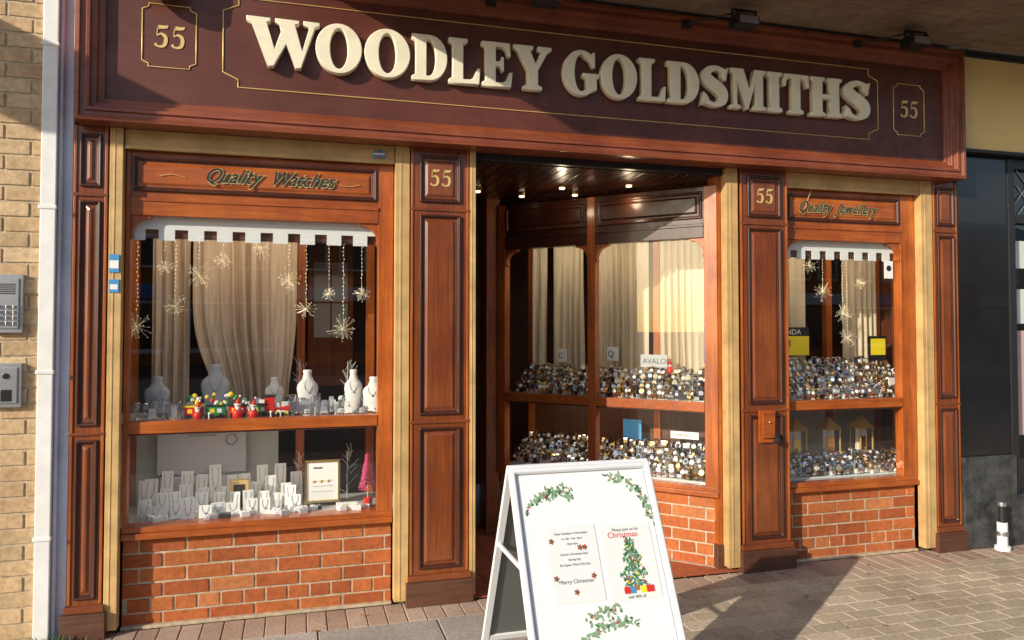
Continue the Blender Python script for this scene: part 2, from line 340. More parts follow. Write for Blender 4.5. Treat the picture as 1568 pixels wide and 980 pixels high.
sh.box(.6,1.44,1.45,1.5,2.15,2.5,W_in); sh.box(1.36,1.46,1.28,1.5,0,2.5,W_frame); sh.box(.62,.72,1.45,1.5,0,2.15,W_in)
sh.box(1.26,1.32,1.46,1.5,0,2.15,W_in); sh.box(.72,1.26,1.46,1.5,0,.25,W_in); sh.box(.72,1.26,1.46,1.5,2.05,2.15,W_in); sh.box(.72,1.26,1.46,1.5,.95,1.05,W_in)
sh.box(2.76,4.33,.115,.64,1.0,1.03,W_frameh); sh.box(2.76,4.33,.115,.64,.49,.515,M_greycard)
for x in(2.72,3.30,3.84,4.28): sh.box(x,x+.05,.64,.69,0,2.5,W_frame)
sh.box(2.72,4.33,.66,.70,2.15,2.5,W_in); sh.box(2.72,4.33,.66,.675,.5,.99,M_greycard)
sh.box(.08,.40,1.5,1.53,1.1,2.2,W_frame); sh.box(.12,.36,1.49,1.5,1.45,2.0,M_card); sh.box(.235,.245,1.48,1.489,1.45,2.0,W_frame); sh.box(.12,.36,1.48,1.489,1.7,1.71,W_frame)
sh.M=SPL
sh.box(.03,SL,.08,.46,1.0,1.03,W_frameh); sh.box(.03,SL,.08,.46,.49,.515,M_greycard)
for x in(.0,.52,1.04,1.5): sh.box(x,x+.05,.46,.51,0,2.5,W_frame)
sh.box(0,SL,.48,.5,2.15,2.5,W_in); sh.box(0,SL,.48,.495,.5,.99,W_in)
sh.M=Matrix()
sh.build("interior_joinery",shop,.002)
cu_=MB()
def curtain(mb,x0,x1,z0,z1,y,mt,amp=.022,per=.055,M=Matrix(),gather=0):
    mb.M=M; n=int((x1-x0)/.005); vs=[];fs=[]; ph=U(0,6); rows=16
    for j in range(rows+1):
        v=j/rows; z=z0+(z1-z0)*v
        for i in range(n+1):
            u=i/n; x=x0+(x1-x0)*u
            w=math.sin(2*math.pi*x/per+ph+1.6*math.sin(x*13+ph)+.8*math.sin(v*3+x*4))+.35*math.sin(2*math.pi*x/(per*.43)+ph+2*v)
            xx=x
            if gather: xx=x+(gather-x)*.30*math.exp(-((v-.05)/.25)**2)
            vs.append((xx,y+amp*(.7+.5*math.sin(x*17))*w*(1.25-.5*v),z))
    for j in range(rows):
        for i in range(n): a=j*(n+1)+i; fs.append((a,a+1,a+n+2,a+n+1))
    mb.add(vs,fs,mt)
curtain(cu_,-.80,-.60,1.03,2.2,.58,M_cur2,.015,.045)
curtain(cu_,-.58,.0,1.03,2.2,.55,M_cur2,.026,.075,gather=-.15)
curtain(cu_,3.08,3.31,1.03,2.2,.60,M_cur); curtain(cu_,3.36,3.62,1.03,2.2,.60,M_cur); curtain(cu_,3.95,4.27,1.03,2.2,.60,M_cur)
curtain(cu_,.05,.18,1.03,2.2,.43,M_cur,M=SPL); curtain(cu_,.24,.50,1.03,2.2,.43,M_cur,M=SPL); curtain(cu_,.60,1.02,1.03,2.2,.43,M_cur,M=SPL); curtain(cu_,1.1,1.48,1.03,2.2,.43,M_cur,M=SPL)
cu_.build("curtains",shop,smooth=True)
va=MB()
def valance(x0,x1,y,n):
    va.box(x0,x1,y,y+.004,2.035,2.13,M_card); w=(x1-x0)/n
    va.box(x0,x1,y+.02,y+.022,1.99,2.05,W_in)
    for i in range(n): va.box(x0+w*i,x0+w*(i+.55),y-.0015,y+.003,1.978,2.036,M_card)
valance(-.835,.44,.101,9); valance(3.07,3.98,.101,8)
va.build("window_valance",shop)
dl=MB()
LP=[(1.72,.62),(2.12,.42),(1.55,1.0),(1.9,.85),(1.2,.9)]
for x,y in LP:
    dl.cyl((x,y,2.484),(x,y,2.468),.034,M_goldm,n=16); dl.cyl((x,y,2.468),(x,y,2.460),.019,M_wbulb,n=12)
dl.build("ceiling_downlights",shop)
for x,y in LP[:2]:
    l=bpy.data.lights.new("downlight",'POINT'); l.energy=1.0; l.color=(1,.78,.5); l.shadow_soft_size=.03
    o=bpy.data.objects.new("downlight_lamp",l); o.location=(x,y,2.36); o.parent=shop; C.objects.link(o)
sl=MB()
def strip(B,x0,x1,y,z,e,tilt=.5):
    sl.M=B; sl.box(x0,x1,y-.03,y+.03,z+.006,z+.03,M_white)
    l=bpy.data.lights.new("strip_light",'AREA'); l.shape='RECTANGLE'; l.size=(x1-x0)*.95; l.size_y=.05; l.energy=e; l.color=(1,.86,.66)
    o=bpy.data.objects.new("strip_lamp",l); C.objects.link(o); o.matrix_world=B@Matrix.Translation(((x0+x1)/2,y,z))@Matrix.Rotation(tilt,4,'X'); o.parent=shop
I4=Matrix()
strip(I4,-.8,.42,.16,2.22,6); strip(I4,3.08,4.2,.16,2.22,5.5); strip(SPL,.1,1.5,.12,2.22,5.5); strip(SPL,.1,1.5,.12,.965,2.2,.3); strip(I4,-.8,.42,.16,.965,1.8,.3)
sl.build("display_strip_lights",shop)
ft=MB()
for i in range(12):
    for j in range(10): ft.box(.94+i*.15,1.085+i*.15,.0+j*.15,.145+j*.15,-.02,.012+U(0,.001),M_tile)
ft.box(.9,2.75,-.0,1.5,-.03,.006,M_mort)
ft.build("doorway_floor_tiles",shop)
kb=MB()
kb.box(2.80,2.915,-.03,-.011,.80,1.0,W_frameh); kb.box(2.815,2.90,-.045,-.029,.83,.985,W_frameh)
kb.box(2.895,2.925,-.05,-.03,.80,.86,M_dk); kb.cyl((2.91,-.055,.83),(2.91,-.045,.80),.018,M_dk); kb.sph((2.86,-.048,.93),.007,M_goldm)
kb.build("door_lock_box",shop,.004)
st=MB()
st.box(-.90,-.855,-.0095,-.0065,1.80,1.89,M_blue); st.box(-.898,-.857,-.0105,-.009,1.82,1.86,M_card); st.box(-.90,-.855,-.0095,-.0065,1.70,1.765,M_blue); st.box(-.895,-.86,-.0105,-.009,1.715,1.74,M_card)
st.box(.40,.46,.004,.011,2.46,2.50,M_blue); st.box(.425,.435,.002,.0045,2.46,2.50,M_red); st.box(.40,.46,.0015,.004,2.476,2.484,M_card)
st.box(3.875,3.945,.090,.093,1.86,1.98,M_card); st.cyl((3.91,.0895,1.93),(3.91,.088,1.93),.02,M_dk,n=14)
st.build("stickers",shop)
al=MB(); al.loft([(3.10,.02,.02,-.16,-.66),(3.11,.07,.05,-.16,-.66),(3.15,.105,.075,-.15,-.66),(3.28,.11,.08,-.15,-.66),(3.31,.06,.05,-.14,-.66)],M_green,20)
al.box(-.70,-.62,-.12,-.06,3.18,3.28,M_green)
al_o=al.build("green_alarm_bell",None,smooth=True); al_o.location.z=.05
for k,(x,z) in enumerate([(1.29,3.30),(2.51,3.31),(3.75,3.32)]):
    s=MB(); s.box(x-.07,x+.07,-.39,-.28,z-.025,z+.03,M_dk)
    for e in(-.083,.073): s.box(x+e,x+e+.01,-.345,-.325,z-.015,z+.075,M_dk)
    s.box(x-.083,x+.083,-.345,-.325,z+.07,z+.08,M_dk)
    for q in range(6): s.box(x-.062+q*.022,x-.054+q*.022,-.38,-.29,z+.03,z+.045,M_dk)
    s.cyl((x,-.335,z+.075),(x-.26,-.13,z+.045),.006,M_dk); s.box(x-.29,x-.23,-.135,-.12,z+.02,z+.07,M_dk)
    s.add([(x-.062,-.392,z-.02),(x+.062,-.392,z-.02),(x+.062,-.392,z+.024),(x-.062,-.392,z+.024)],[(0,1,2,3)],M_metal)
    s.build("spotlight",None,.003)
# ---------------------------------------------------------------- neighbours
nb=empty("brick_building")
b=MB(); bricks(b,-2.9,-1.20,.04,3.6,-.02,M_bbrick,dep=.1); b.box(-2.9,-1.2,-.0125,.3,-.02,6.5,M_mort); b.build("walls",nb,.003)
b=MB(); b.box(-1.198,-1.13,-.045,.1,.0,6.5,M_white); b.box(-1.128,-1.067,-.005,.1,0,6.5,M_lav); b.cyl((-1.118,-.02,.0),(-1.118,-.02,6),.009,M_lav)
for z in(.5,1.3,2.1,2.9): b.box(-1.205,-1.125,-.05,-.02,z,z+.02,M_white)
b.build("edge_trim",nb,.004)
def intercom(z0,z1,kp):
    e=MB(); e.box(-1.40,-1.262,-.05,-.019,z0,z1,M_metal); e.box(-1.385,-1.277,-.056,-.049,z0+.02,z1-.02,M_metal)
    if kp:
        for i in range(3):
            for j in range(4): e.box(-1.36+i*.03,-1.338+i*.03,-.061,-.055,z0+.035+j*.026,z0+.054+j*.026,M_silver)
        for j in range(6): e.box(-1.37,-1.29,-.059,-.055,z1-.05-j*.009,z1-.046-j*.009,M_dk)
    else:
        e.box(-1.345,-1.30,-.059,-.055,z0+.03,z0+.085,M_dk); e.cyl((-1.325,-.055,z1-.06),(-1.325,-.062,z1-.06),.014,M_dk)
    e.build("door_intercom",None,.004)
intercom(1.50,1.78,True); intercom(1.145,1.355,False)
nr=empty("black_fronted_shop")
r=MB()
r.box(4.412,4.86,.0,.2,.632,2.73,M_black); r.box(4.412,4.87,-.03,.2,0,.63,M_gran); r.box(4.412,9,-.06,.2,2.76,3.40,M_yel); r.box(4.412,9,-.075,.2,2.735,2.758,M_bframe); r.box(4.412,9,-.075,.2,3.402,3.43,M_bframe)
for x in(4.86,5.9,7.0): r.box(x,x+.06,-.01,.1,.0,2.73,M_bframe)
r.box(4.92,9,.0,.09,2.27,2.33,M_bframe); r.box(4.92,9,.0,.09,2.66,2.73,M_bframe); r.box(4.87,9,-.03,.2,0,.35,M_gran)
r.box(4.92,9,.6,.7,0,3,M_bframe)
for i in range(20):
    x=4.9+i*.1; r.cyl((x,.04,2.33),(x+.3,.04,2.66),.005,M_metal,n=5); r.cyl((x+.3,.043,2.33),(x,.043,2.66),.005,M_metal,n=5)
r.box(4.97,5.6,.055,.06,.75,1.5,mat("poster_pink",(.75,.5,.5),.6,0,.05)); r.box(5.0,5.5,.055,.06,1.55,1.8,M_card); r.box(4.97,5.3,.055,.06,1.95,2.15,M_card)
r.box(4.412,9,.2,.3,3.43,6.5,M_bbrick)
r.build("walls",nr,.004)
r=MB(); r.add([(4.92,.05,.35),(9,.05,.35),(9,.05,2.7),(4.92,.05,2.7)],[(0,1,2,3)],M_glass); r.build("glazing",nr)
p=MB(); p.cyl((4.66,-.09,0),(4.66,-.09,.03),.05,M_white,n=16); p.cyl((4.66,-.09,.03),(4.66,-.09,.19),.033,M_white,n=16); p.cyl((4.66,-.09,.19),(4.66,-.09,.30),.025,M_dk,.022,n=16); p.cyl((4.66,-.09,.30),(4.66,-.09,.325),.028,M_metal,n=16); p.cyl((4.66,-.09,.10),(4.66,-.09,.13),.037,M_metal,n=16)
p.build("standpipe",None,.002)
cn=MB()
for i in range(7): cn.box(-.13,9,-1.0+i*.126,-.878+i*.126,3.43+.0005*i,3.46,M_soff)
cn.box(-.13,9,-1.03,.2,3.461,3.6,M_white); cn.box(-.13,9,-1.05,-1.005,3.42,3.6,M_white)
cn.build("canopy",None,.002)
cn=MB(); cn.box(-3.36,-2.7,-1.3,.0,3.43,3.6,M_white); cn.build("canopy",None,.003)  # unseen slab added to shade the top of the left brick wall
# ---------------------------------------------------------------- ground
gr=MB(); gr.add([(-200,-200,-.14),(200,-200,-.14),(200,200,-.14),(-200,200,-.14)],[(0,1,2,3)],M_asph); gr.build("ground")
pv=MB(); pv.box(-12,14,-5.2,.3,-.13,-.007,M_sand)
x=-3.2
while x<8:
    pv.box(x,x+.097,-.21,.05 if not .93<x<2.6 else -.004,-.05,U(-.001,.0015),M_kb); x+=.102
y=-.215; r=0
while y>-4.0:
    x=1.72-(.1 if r%2 else 0)
    while x<8:
        pv.box(x,x+.196,y-.098,y,-.05,U(-.0015,.0018),M_pav); x+=.201
    y-=.103; r+=1
y=-.215; r=0
while y>-4.0:
    x=-3.5+(.3 if r%2 else 0)
    while x<1.6:
        e=min(x+.595,1.712 if not r%2 else 1.61); pv.box(x,e,y-.445,y,-.05,U(-.0015,.0018),M_slab); x+=.603
    y-=.452; r+=1
pv.build("pavement",None,.003,segs=1)
lf=MB()
ML=mat("dead_leaf",(.36,.17,.05),.8,0,.05); MLg=mat("weed_leaf",(.08,.15,.04),.8,0,.05)
for k in range(60):
    x=U(-1.2,5);y=-abs(random.gauss(0,.35))-.02; 
    if k<14: x=U(2.6,3.1);y=U(-1.5,-.05)
    a=U(0,6.28);s_=U(.008,.02); lf.add([(x+s_*math.cos(a+t),y+s_*.6*math.sin(a*1.3+t),.005+U(0,.006)) for t in(0,1.3,2.6,3.6,5)],[(0,1,2,3,4)],ML)
lf.build("fallen_leaves")
wd=MB()
for k in range(220):
    x=random.gauss(-1.14,.06);y=-.05-abs(random.gauss(0,.03));a=U(0,6.28);l=U(.02,.06);w=.007
    wd.add([(x-w*math.sin(a),y+w*math.cos(a),0),(x+w*math.sin(a),y-w*math.cos(a),0),(x+l*.7*math.cos(a),y+l*.5*math.sin(a)-.01,l)],[(0,1,2)],MLg)
wd.build("weeds")
# ---------------------------------------------------------------- A-frame sign
af=empty("a_frame_sign"); tilt=math.atan2(.47,.95); Lb=1.06; Wb=.617
M_alu=mat("white_aluminium",(.76,.77,.79),.55,0,.05); M_gpanel=mat("grey_back_panel",(.13,.135,.13),.5,0,.1)
m=MB()
m.box(0,Wb,.006,.012,.05,Lb-.004,M_white)
m.frame(-.004,Wb+.004,.03,Lb,.012,[(0,0),(0,.022),(.006,.027),(.020,.027),(.026,.018),(.026,.007)],M_alu)
m.box(.028,Wb-.028,.0,.005,.08,Lb-.03,M_card)
for x in(.0,Wb-.03): m.box(x,x+.03,.0,.025,0,.06,M_alu)
FP=m.build("front_panel",af,.002); FP.location=(.836,-1.66,0); FP.rotation_euler=(-tilt,0,0)
m=MB()
m.box(.03,Wb-.03,-.010,-.004,.12,Lb-.02,M_gpanel)
for x in(-.004,Wb-.026): m.box(x,x+.03,-.022,.0,0,Lb-.005,M_alu)
m.box(.026,Wb-.026,-.02,-.002,.10,.13,M_alu)
o=m.build("rear_panel",af,.002); o.location=(.836,-.69,0); o.rotation_euler=(tilt,0,0)
h=MB()
for x in(.838,1.44): h.box(x,x+.012,-1.36,-.99,.585,.603,M_alu)
h.cyl((.832,-1.175,.948),(1.457,-1.175,.948),.014,M_alu,n=12); h.build("hinge_and_stays",af,.002)
pr=MB()
def leafp(cx,cz,a,l,w,mt,y):
    c,s=math.cos(a),math.sin(a)
    P=[(0,0),(l*.35,w),(l*.7,w*.8),(l,0),(l*.7,-w*.8),(l*.35,-w)]
    pr.add([(cx+p*c-q*s,y,cz+p*s+q*c) for p,q in P],[tuple(range(6))[::-1]],mt)
def wreath(x0,z0,x1,z1,bend,n=60):
    for k in range(n):
        t=k/n; x=x0+(x1-x0)*t; z=z0+(z1-z0)*t+bend*math.sin(math.pi*t)
        leafp(x+U(-.014,.014),z+U(-.014,.014),U(0,6.28),U(.012,.026),U(.003,.006),random.choice([M_dgreen,M_lgreen,M_lgreen,M_lgreen]),-.0012-k*.00002)
        if k%13==5:
            for q in range(2): 
                cx=x+U(-.01,.01);cz=z+U(-.01,.01); pr.cyl((cx,-.003,cz),(cx,-.0034,cz),.003,M_red if k%26==5 else M_dgreen,n=8)
T=Lb
wreath(.05,T-.175,.25,T-.12,.035,70); wreath(.25,T-.12,.22,T-.07,0,10); wreath(.10,T-.13,.2,T-.11,.01,20)
wreath(.42,T-.06,.55,T-.12,.02,40); wreath(.55,T-.12,.59,T-.24,.0,40)
wreath(.17,T-.70,.43,T-.62,.03,80); wreath(.24,T-.60,.38,T-.57,.01,40)
M_pcard=mat("poster_paper",(.80,.79,.775),.6,0,.02)
pr.box(.115,.325,-.0022,-.0006,T-.535,T-.245,M_pcard); pr.box(.345,.565,-.0022,-.0006,T-.545,T-.255,M_pcard)
for (x,z) in((.135,T-.30),(.27,T-.33),(.25,T-.33),(.135,T-.44),(.21,T-.495),(.29,T-.44)):
    for q in range(5): leafp(x,z,q*1.25,.013,.004,M_red if q%2 else M_dgreen,-.003-q*.0001)
for k in range(420):
    t=rnd()**.7; z=T-.30-t*.19; w=.012+.062*t*(.75+.25*math.sin(t*19)); x=.46+U(-w,w)
    leafp(x,z,U(3.6,5.8),U(.008,.016),.0025,random.choice([M_dgreen,M_dgreen,M_green,M_lgreen]),-.003-k*.000004)
    if k%13==0: pr.cyl((x,-.0052,z),(x,-.0056,z),.0035,random.choice([M_red,M_yellow,M_blue]),n=8)
pr.box(.45,.47,-.0048,-.0030,T-.51,T-.49,ML)
for x,w,c in((.405,.025,M_red),(.432,.02,M_blue),(.475,.025,M_yellow),(.502,.03,M_red)): pr.box(x,x+w,-.0056,-.0049,T-.52,T-.495,c)
pr.build("printed_artwork",FP)
M_tx=mat("print_text",(.14,.14,.15),.7,0,.05)
def bt(s,x,v,sz,mt=None,al='CENTER'): text(s,sz,(x,-.0032,T-v),mt or M_tx,FP,align=al,ext=.0002,name="printed_text")
bt("Open Sundays in December",.22,.277,.0125); bt("1st  8th  15th  22nd",.22,.297,.011); bt("10am-4pm",.22,.317,.011)
bt("Closed: Christmas Day",.22,.357,.0125); bt("Boxing Day",.22,.377,.011); bt("Re-Open: Wed 27th Dec",.22,.397,.0125); bt("Merry Christmas",.215,.462,.021)
bt("Please join us for",.455,.28,.017); bt("Christmas",.44,.305,.032,M_red); bt("with 40% off",.455,.538,.015)
# ---------------------------------------------------------------- window contents
def bust(x,y,z,h,w,mt,yaw=0):
    m=MB(); m.M=Matrix.Translation((x,y,z))@Matrix.Rotation(yaw,4,'Z')@Matrix.Rotation(-.12,4,'X')
    m.loft([(0,w*.55,.022,0,0),(h*.12,w*.6,.02,0,0),(h*.35,w*.85,.024,0,0),(h*.58,w,.028,0,0),(h*.68,w*.9,.026,0,0),(h*.78,w*.5,.02,0,0),(h*.9,w*.36,.018,0,0),(h*.97,w*.42,.02,0,0),(h,w*.38,.018,0,0)],mt,20)
    pts=[]
    for k in range(15):
        t=k/14; a=math.pi*t; pts.append((-w*.45*math.cos(a),-.029,h*(.80-.30*math.sin(a))))
    for k in range(14): m.cyl(pts[k],pts[k+1],.0014,M_metal,n=5)
    m.sph((0,-.03,h*.485),.006,M_metal); m.build("necklace_bust",None,smooth=True)
bust(-.735,.36,1.034,.22,.066,M_grvel); bust(-.44,.42,1.034,.28,.078,M_grvel,.1); bust(-.12,.46,1.034,.20,.055,M_vel,.1)
bust(.065,.28,1.034,.25,.06,M_vel,.1); bust(.315,.24,1.034,.25,.052,M_vel,-.1); bust(.42,.19,1.034,.21,.062,M_vel,-.3)
def stands(name,lst):
    m=MB()
    for (x,y,z,w,h) in lst:
        m.M=Matrix.Translation((x,y,z))@Matrix.Rotation(U(-.3,.3),4,'Z'); m.box(-w,w,-.02,.02,0,.008,random.choice([M_card,M_card,M_dk,M_grvel]))
        m.prism([(-w,.008),(w,.008),(w*.75,h),(-w*.75,h)],.0,.004,random.choice([M_card,M_card,M_grvel])); m.sph((0,-.004,h*.7),.0045,M_metal,6,4); m.cyl((0,-.003,h*.7),(0,-.003,h*.95),.001,M_metal,n=4)
        m.box(-w*.8,-w*.2,-.018,-.008,.008,.02,M_silver); m.box(w*.2,w*.8,-.018,-.008,.008,.02,M_goldm)
    m.build(name,None,.001,segs=1)
stands("earring_stands",[(U(-.78,.45),U(.125,.5),1.034,U(.012,.022),U(.035,.085)) for _ in range(105)])
m=MB()
for k in range(24):
    x,y=random.choice([U(-.82,-.6),U(-.05,.28)]),U(.12,.3); m.M=Matrix.Translation((x,y,1.034)); s=U(.8,1.2)
    m.loft([(0,.02*s,.02*s,0,0),(.003,.019*s,.019*s,0,0),(.008,.004,.004,0,0),(.045*s,.004,.004,0,0),(.055*s,.016*s,.016*s,0,0),(.1*s,.02*s,.02*s,0,0)],M_crys,10)
m.build("crystal_glasses",None,smooth=True)
m=MB()
m.M=Matrix.Translation((-.36,.19,1.036))@Matrix.Scale(1.3,4)
for i,c in enumerate([M_red,M_green,M_red,M_green]):
    x=-.16+i*.085; m.box(x,x+.07,-.02,.02,.014,.05,c); m.box(x-.003,x+.073,-.022,.022,.05,.056,M_dk if i else M_yellow)
    m.box(x+.012,x+.03,-.021,-.0195,.026,.042,M_yellow); m.box(x+.04,x+.058,-.021,-.0195,.026,.042,M_card)
    for w in(.015,.055): 
        for s_ in(-.024,.022): m.cyl((x+w,s_,.011),(x+w,s_+.003,.011),.011,M_dk,n=12)
m.cyl((.18,0,.035),(.25,0,.035),.018,M_red,n=14); m.box(.15,.19,-.022,.022,.015,.085,M_red); m.box(.145,.195,-.026,.026,.085,.092,M_dk); m.cyl((.235,0,.05),(.235,0,.082),.007,M_dk,.011,n=10); m.box(.18,.255,-.018,.018,.008,.018,M_dk)
for w in(.2,.235):
    for s_ in(-.024,.022): m.cyl((w,s_,.012),(w,s_+.003,.012),.012,M_yellow,n=12)
for k in range(34): m.sph((U(-.16,.1),U(-.012,.012),U(.058,.10)),U(.005,.012),random.choice([M_red,M_green,M_green,M_yellow,M_card]),7,5)
m.build("toy_christmas_train",None,smooth=False)
M_skin=mat("skin_tone",(.7,.42,.3),.5,0,.05)
for x,y,s in((-.30,.135,1.1),(-.22,.13,1),(-.50,.15,.9)):
    m=MB(); m.M=Matrix.Translation((x,y,1.034))@Matrix.Scale(s,4)
    m.loft([(0,.022,.018,0,0),(.03,.026,.022,0,0),(.055,.014,.013,0,0)],M_red,12); m.sph((0,0,.066),.014,M_skin,10,8); m.loft([(.072,.016,.016,0,0),(.09,.009,.009,0,.002),(.11,.002,.002,0,.01)],M_red,10); m.sph((.011,0,.112),.006,M_card); m.loft([(.068,.017,.017,0,0),(.076,.017,.017,0,0)],M_card,12); m.loft([(.042,.004,.004,-.012,0),(.062,.013,.008,-.01,0)],M_card,10)
    m.build("santa_figurine",None,smooth=True)
def gifts(lst):
    for x,y,z,s in lst:
        m=MB(); m.M=Matrix.Translation((x,y,z)); m.box(-s,s,-s,s,0,s*1.5,M_dk); m.box(-s*.15,s*.15,-s*1.02,s*1.02,-.0,s*1.52,M_card); m.sph((0,0,s*1.6),s*.35,M_card)
        m.build("gift_box",None,.001)
gifts([(-.44,.12,1.034,.022),(-.13,.12,1.034,.022),(-.08,.13,1.034,.02)])
def star(x,y,z,R,ztop):
    m=MB(); n=46
    for k in range(n):
        d=Vector((random.gauss(0,1),random.gauss(0,1),random.gauss(0,1))).normalized()*R*U(.55,1.1)
        m.cyl((x,y,z),(x+d.x,y+d.y,z+d.z),.00055,M_fil,n=3); m.sph((x+d.x,y+d.y,z+d.z),.0019,M_led,4,3)
    m.cyl((x,y,z),(x,y,ztop),.0006,M_fil,n=3); zz=z+.09
    while zz<ztop: m.sph((x+U(-.005,.005),y,zz),.0029,M_led,4,3); zz+=.022
    m.build("hanging_star_light")
for a in[(-.81,.2,1.53,.075),(-.63,.25,1.637,.07),(-.52,.3,1.815,.075),(-.045,.28,1.79,.07),(.05,.25,1.63,.06),(.255,.22,1.515,.085),(-.2,.33,1.97,.055),(.18,.36,1.72,.04),(-.40,.36,1.9,.05),(.36,.26,1.72,.045),(-.70,.34,1.86,.045)]: star(*a,2.1)
for a in[(3.5,.25,1.77,.065),(3.66,.25,1.62,.065),(3.42,.28,1.95,.055),(3.74,.3,1.45,.06),(3.84,.28,1.84,.04)]: star(*a,2.12)
m=MB()
for (yy,h0,stp) in((.47,.22,.085),(.38,.17,.085),(.29,.12,.08),(.2,.09,.075)):
    x=-.8+U(0,.04)
    while x<.02:
        h=h0*U(.75,1.1); w=U(.026,.036); z=.502; y=yy+U(-.02,.02)
        m.M=Matrix.Translation((x,y,z))@Matrix.Rotation(U(-.25,.25),4,'Z')@Matrix.Rotation(-.16,4,'X')
        m.box(-w,w,0,.006,0,h,M_card); m.box(-w*.9,w*.9,0,.03,0,.006,M_card)
        mm=[( -w*.55*math.cos(math.pi*q/8),-.002,h*.93-(h*.5)*math.sin(math.pi*q/8)) for q in range(9)]
        for q in range(8): m.cyl(mm[q],mm[q+1],.0014,M_dk,n=3)
        m.sph((0,-.004,h*.42),.0065,M_metal,6,4); x+=stp*U(.8,1.3)
m.build("pendant_cards",None,.001,segs=1)
m=MB()
for k in range(44):
    x=U(-.1,.12) if k<20 else U(-.8,.4);y=U(.13,.26);s=U(.012,.024); m.M=Matrix.Translation((x,y,.502))@Matrix.Rotation(U(-.5,.5),4,'Z'); m.box(-s,s,-s*.8,s*.8,0,s*1.6,random.choice([M_card,M_card,M_card,M_dk,M_grvel])); m.sph((0,-.002,s*1.7),.006,M_metal,6,4)
m.M=Matrix.Translation((-.36,.15,.502)); m.box(-.03,.03,-.02,.02,0,.035,M_dk)
m.M=Matrix.Translation((-.3,.34,.502)); m.box(-.05,.05,-.03,.03,0,.17,M_leaf); m.box(-.03,.03,-.034,-.031,.02,.15,M_dk)
m.M=Matrix.Translation((.28,.17,.502)); m.box(-.06,.06,-.02,.02,0,.045,M_card); m.box(-.02,.0,-.022,.021,.02,.04,M_leaf)
m.build("jewellery_boxes",None,.0015,segs=1)
m=MB(); m.M=Matrix.Translation((-.52,.55,.70)); m.box(-.24,.24,0,.01,-.02,.285,M_grvel); m.box(-.23,.23,.03,.05,-.2,-.02,M_card)
o=m.build("grey_display_sign",None,.002); text("Angel Whisperer",.035,(-.52,.547,.93),M_tx,o,align='CENTER',ext=.0003,shear=.2); text("the call of an angel",.02,(-.52,.547,.895),M_tx,o,align='CENTER',ext=.0003)
m=MB()
for q in range(16):
    a0,a1=2*math.pi*q/16,2*math.pi*(q+1)/16; m.cyl((-.36+.03*math.cos(a0),.545,.87+.03*math.sin(a0)),(-.36+.03*math.cos(a1),.545,.87+.03*math.sin(a1)),.0018,M_dk,n=4)
m.build("printed_pendant",o)
m=MB(); m.M=Matrix.Translation((.15,.33,.52))@Matrix.Rotation(-.1,4,'X'); m.frame(-.1,.1,0,.24,0,[(0,-.01),(0,.01),(.012,.008),(.014,0)],M_goldm); m.box(-.09,.09,.0,.004,.01,.23,M_card)
for q in range(3): m.sph((-.05+q*.04,-.002,.12),.008,M_leaf,8,5); m.box(-.06,.06,-.0015,-.0005,.06+q*.03,.064+q*.03,M_greycard)
m.box(-.05,.0,-.0016,-.0004,.19,.2,M_tx); m.build("framed_certificate")
m=MB(); m.M=Matrix.Translation((.40,.24,.502)); m.cyl((0,0,0),(0,0,.05),.022,M_red,.028,n=12); m.cyl((0,0,.05),(0,0,.12),.004,M_leaf)
for k in range(900):
    t=rnd(); z=.10+t*.20; R=.045*(1-t)+.003; a=U(0,6.28); rr=R*U(.5,1); x=rr*math.cos(a);y=rr*math.sin(a); b_=a+U(-.6,.6)
    m.add([(x,y,z),(x+.004*math.sin(b_),y-.004*math.cos(b_),z+.002),(x+.016*math.cos(b_),y+.016*math.sin(b_),z-.008)],[(0,1,2)],M_pink)
m.build("pink_tinsel_tree")
m=MB()
for bx in((.02,.55),(.3,.5)):
    for zb in(.5,1.04):
        for k in range(20):
            t=rnd(); x0=bx[0]+U(-.03,.03)*t; z0=zb+.02+t*.24
            a=U(-1.1,1.1); l=U(.03,.08); m.cyl((x0,bx[1],z0),(x0+l*math.sin(a),bx[1]+U(-.03,.03),z0+l*math.cos(a)),.0012,M_vel,n=4)
        m.cyl((bx[0],bx[1],zb),(bx[0],bx[1],zb+.28),.002,M_vel,n=5)
m.build("twig_branches")
M_navy=mat("dial_navy",(.02,.03,.1),.3,0,.05); M_strap=mat("leather_strap",(.16,.07,.035),.6,0,.05)
FM=[M_card,M_card,M_dk,M_greycard,M_goldm,M_card,M_navy]
LM=[M_silver,M_silver,M_silver,M_silver,M_goldm,M_dk,M_strap]
def watch(m,B,x,y,z,yaw,s,on):
    m.M=B@Matrix.Translation((x,y,z))@Matrix.Rotation(yaw,4,'Z')@Matrix.Scale(s,4)
    n=11;R=.029;w=.0085;vs=[]
    for k in range(n+1):
        a=-math.pi*.62+2*math.pi*.86*k/n+math.pi*.12; ww=w*(1+.15*(k%2))
        for r_,e in((R,-ww),(R,ww),(R-.003,ww),(R-.003,-ww)):
            vs.append((e,-r_*math.cos(a)*.8,R+r_*math.sin(a)*1.2))
    fs=[]
    for k in range(n):
        for i in range(4): fs.append((4*k+i,4*k+(i+1)%4,4*k+4+(i+1)%4,4*k+4+i))
    m.add(vs,fs,on); c=Vector((0,-.0225,R+.008)); d=Vector((0,-.92,.38)).normalized()
    cs=random.choice([M_silver,M_silver,M_goldm]) if on!=M_goldm else M_goldm; rr=U(.011,.0155)
    m.cyl(c-d*.004,c+d*.004,rr,cs,n=10); m.cyl(c+d*.004,c+d*.0048,rr*.76,random.choice(FM),n=10)
    m.box(-.012,.012,-.012,.012,-.004,R*.6,M_dk if rnd()<.4 else M_vel)
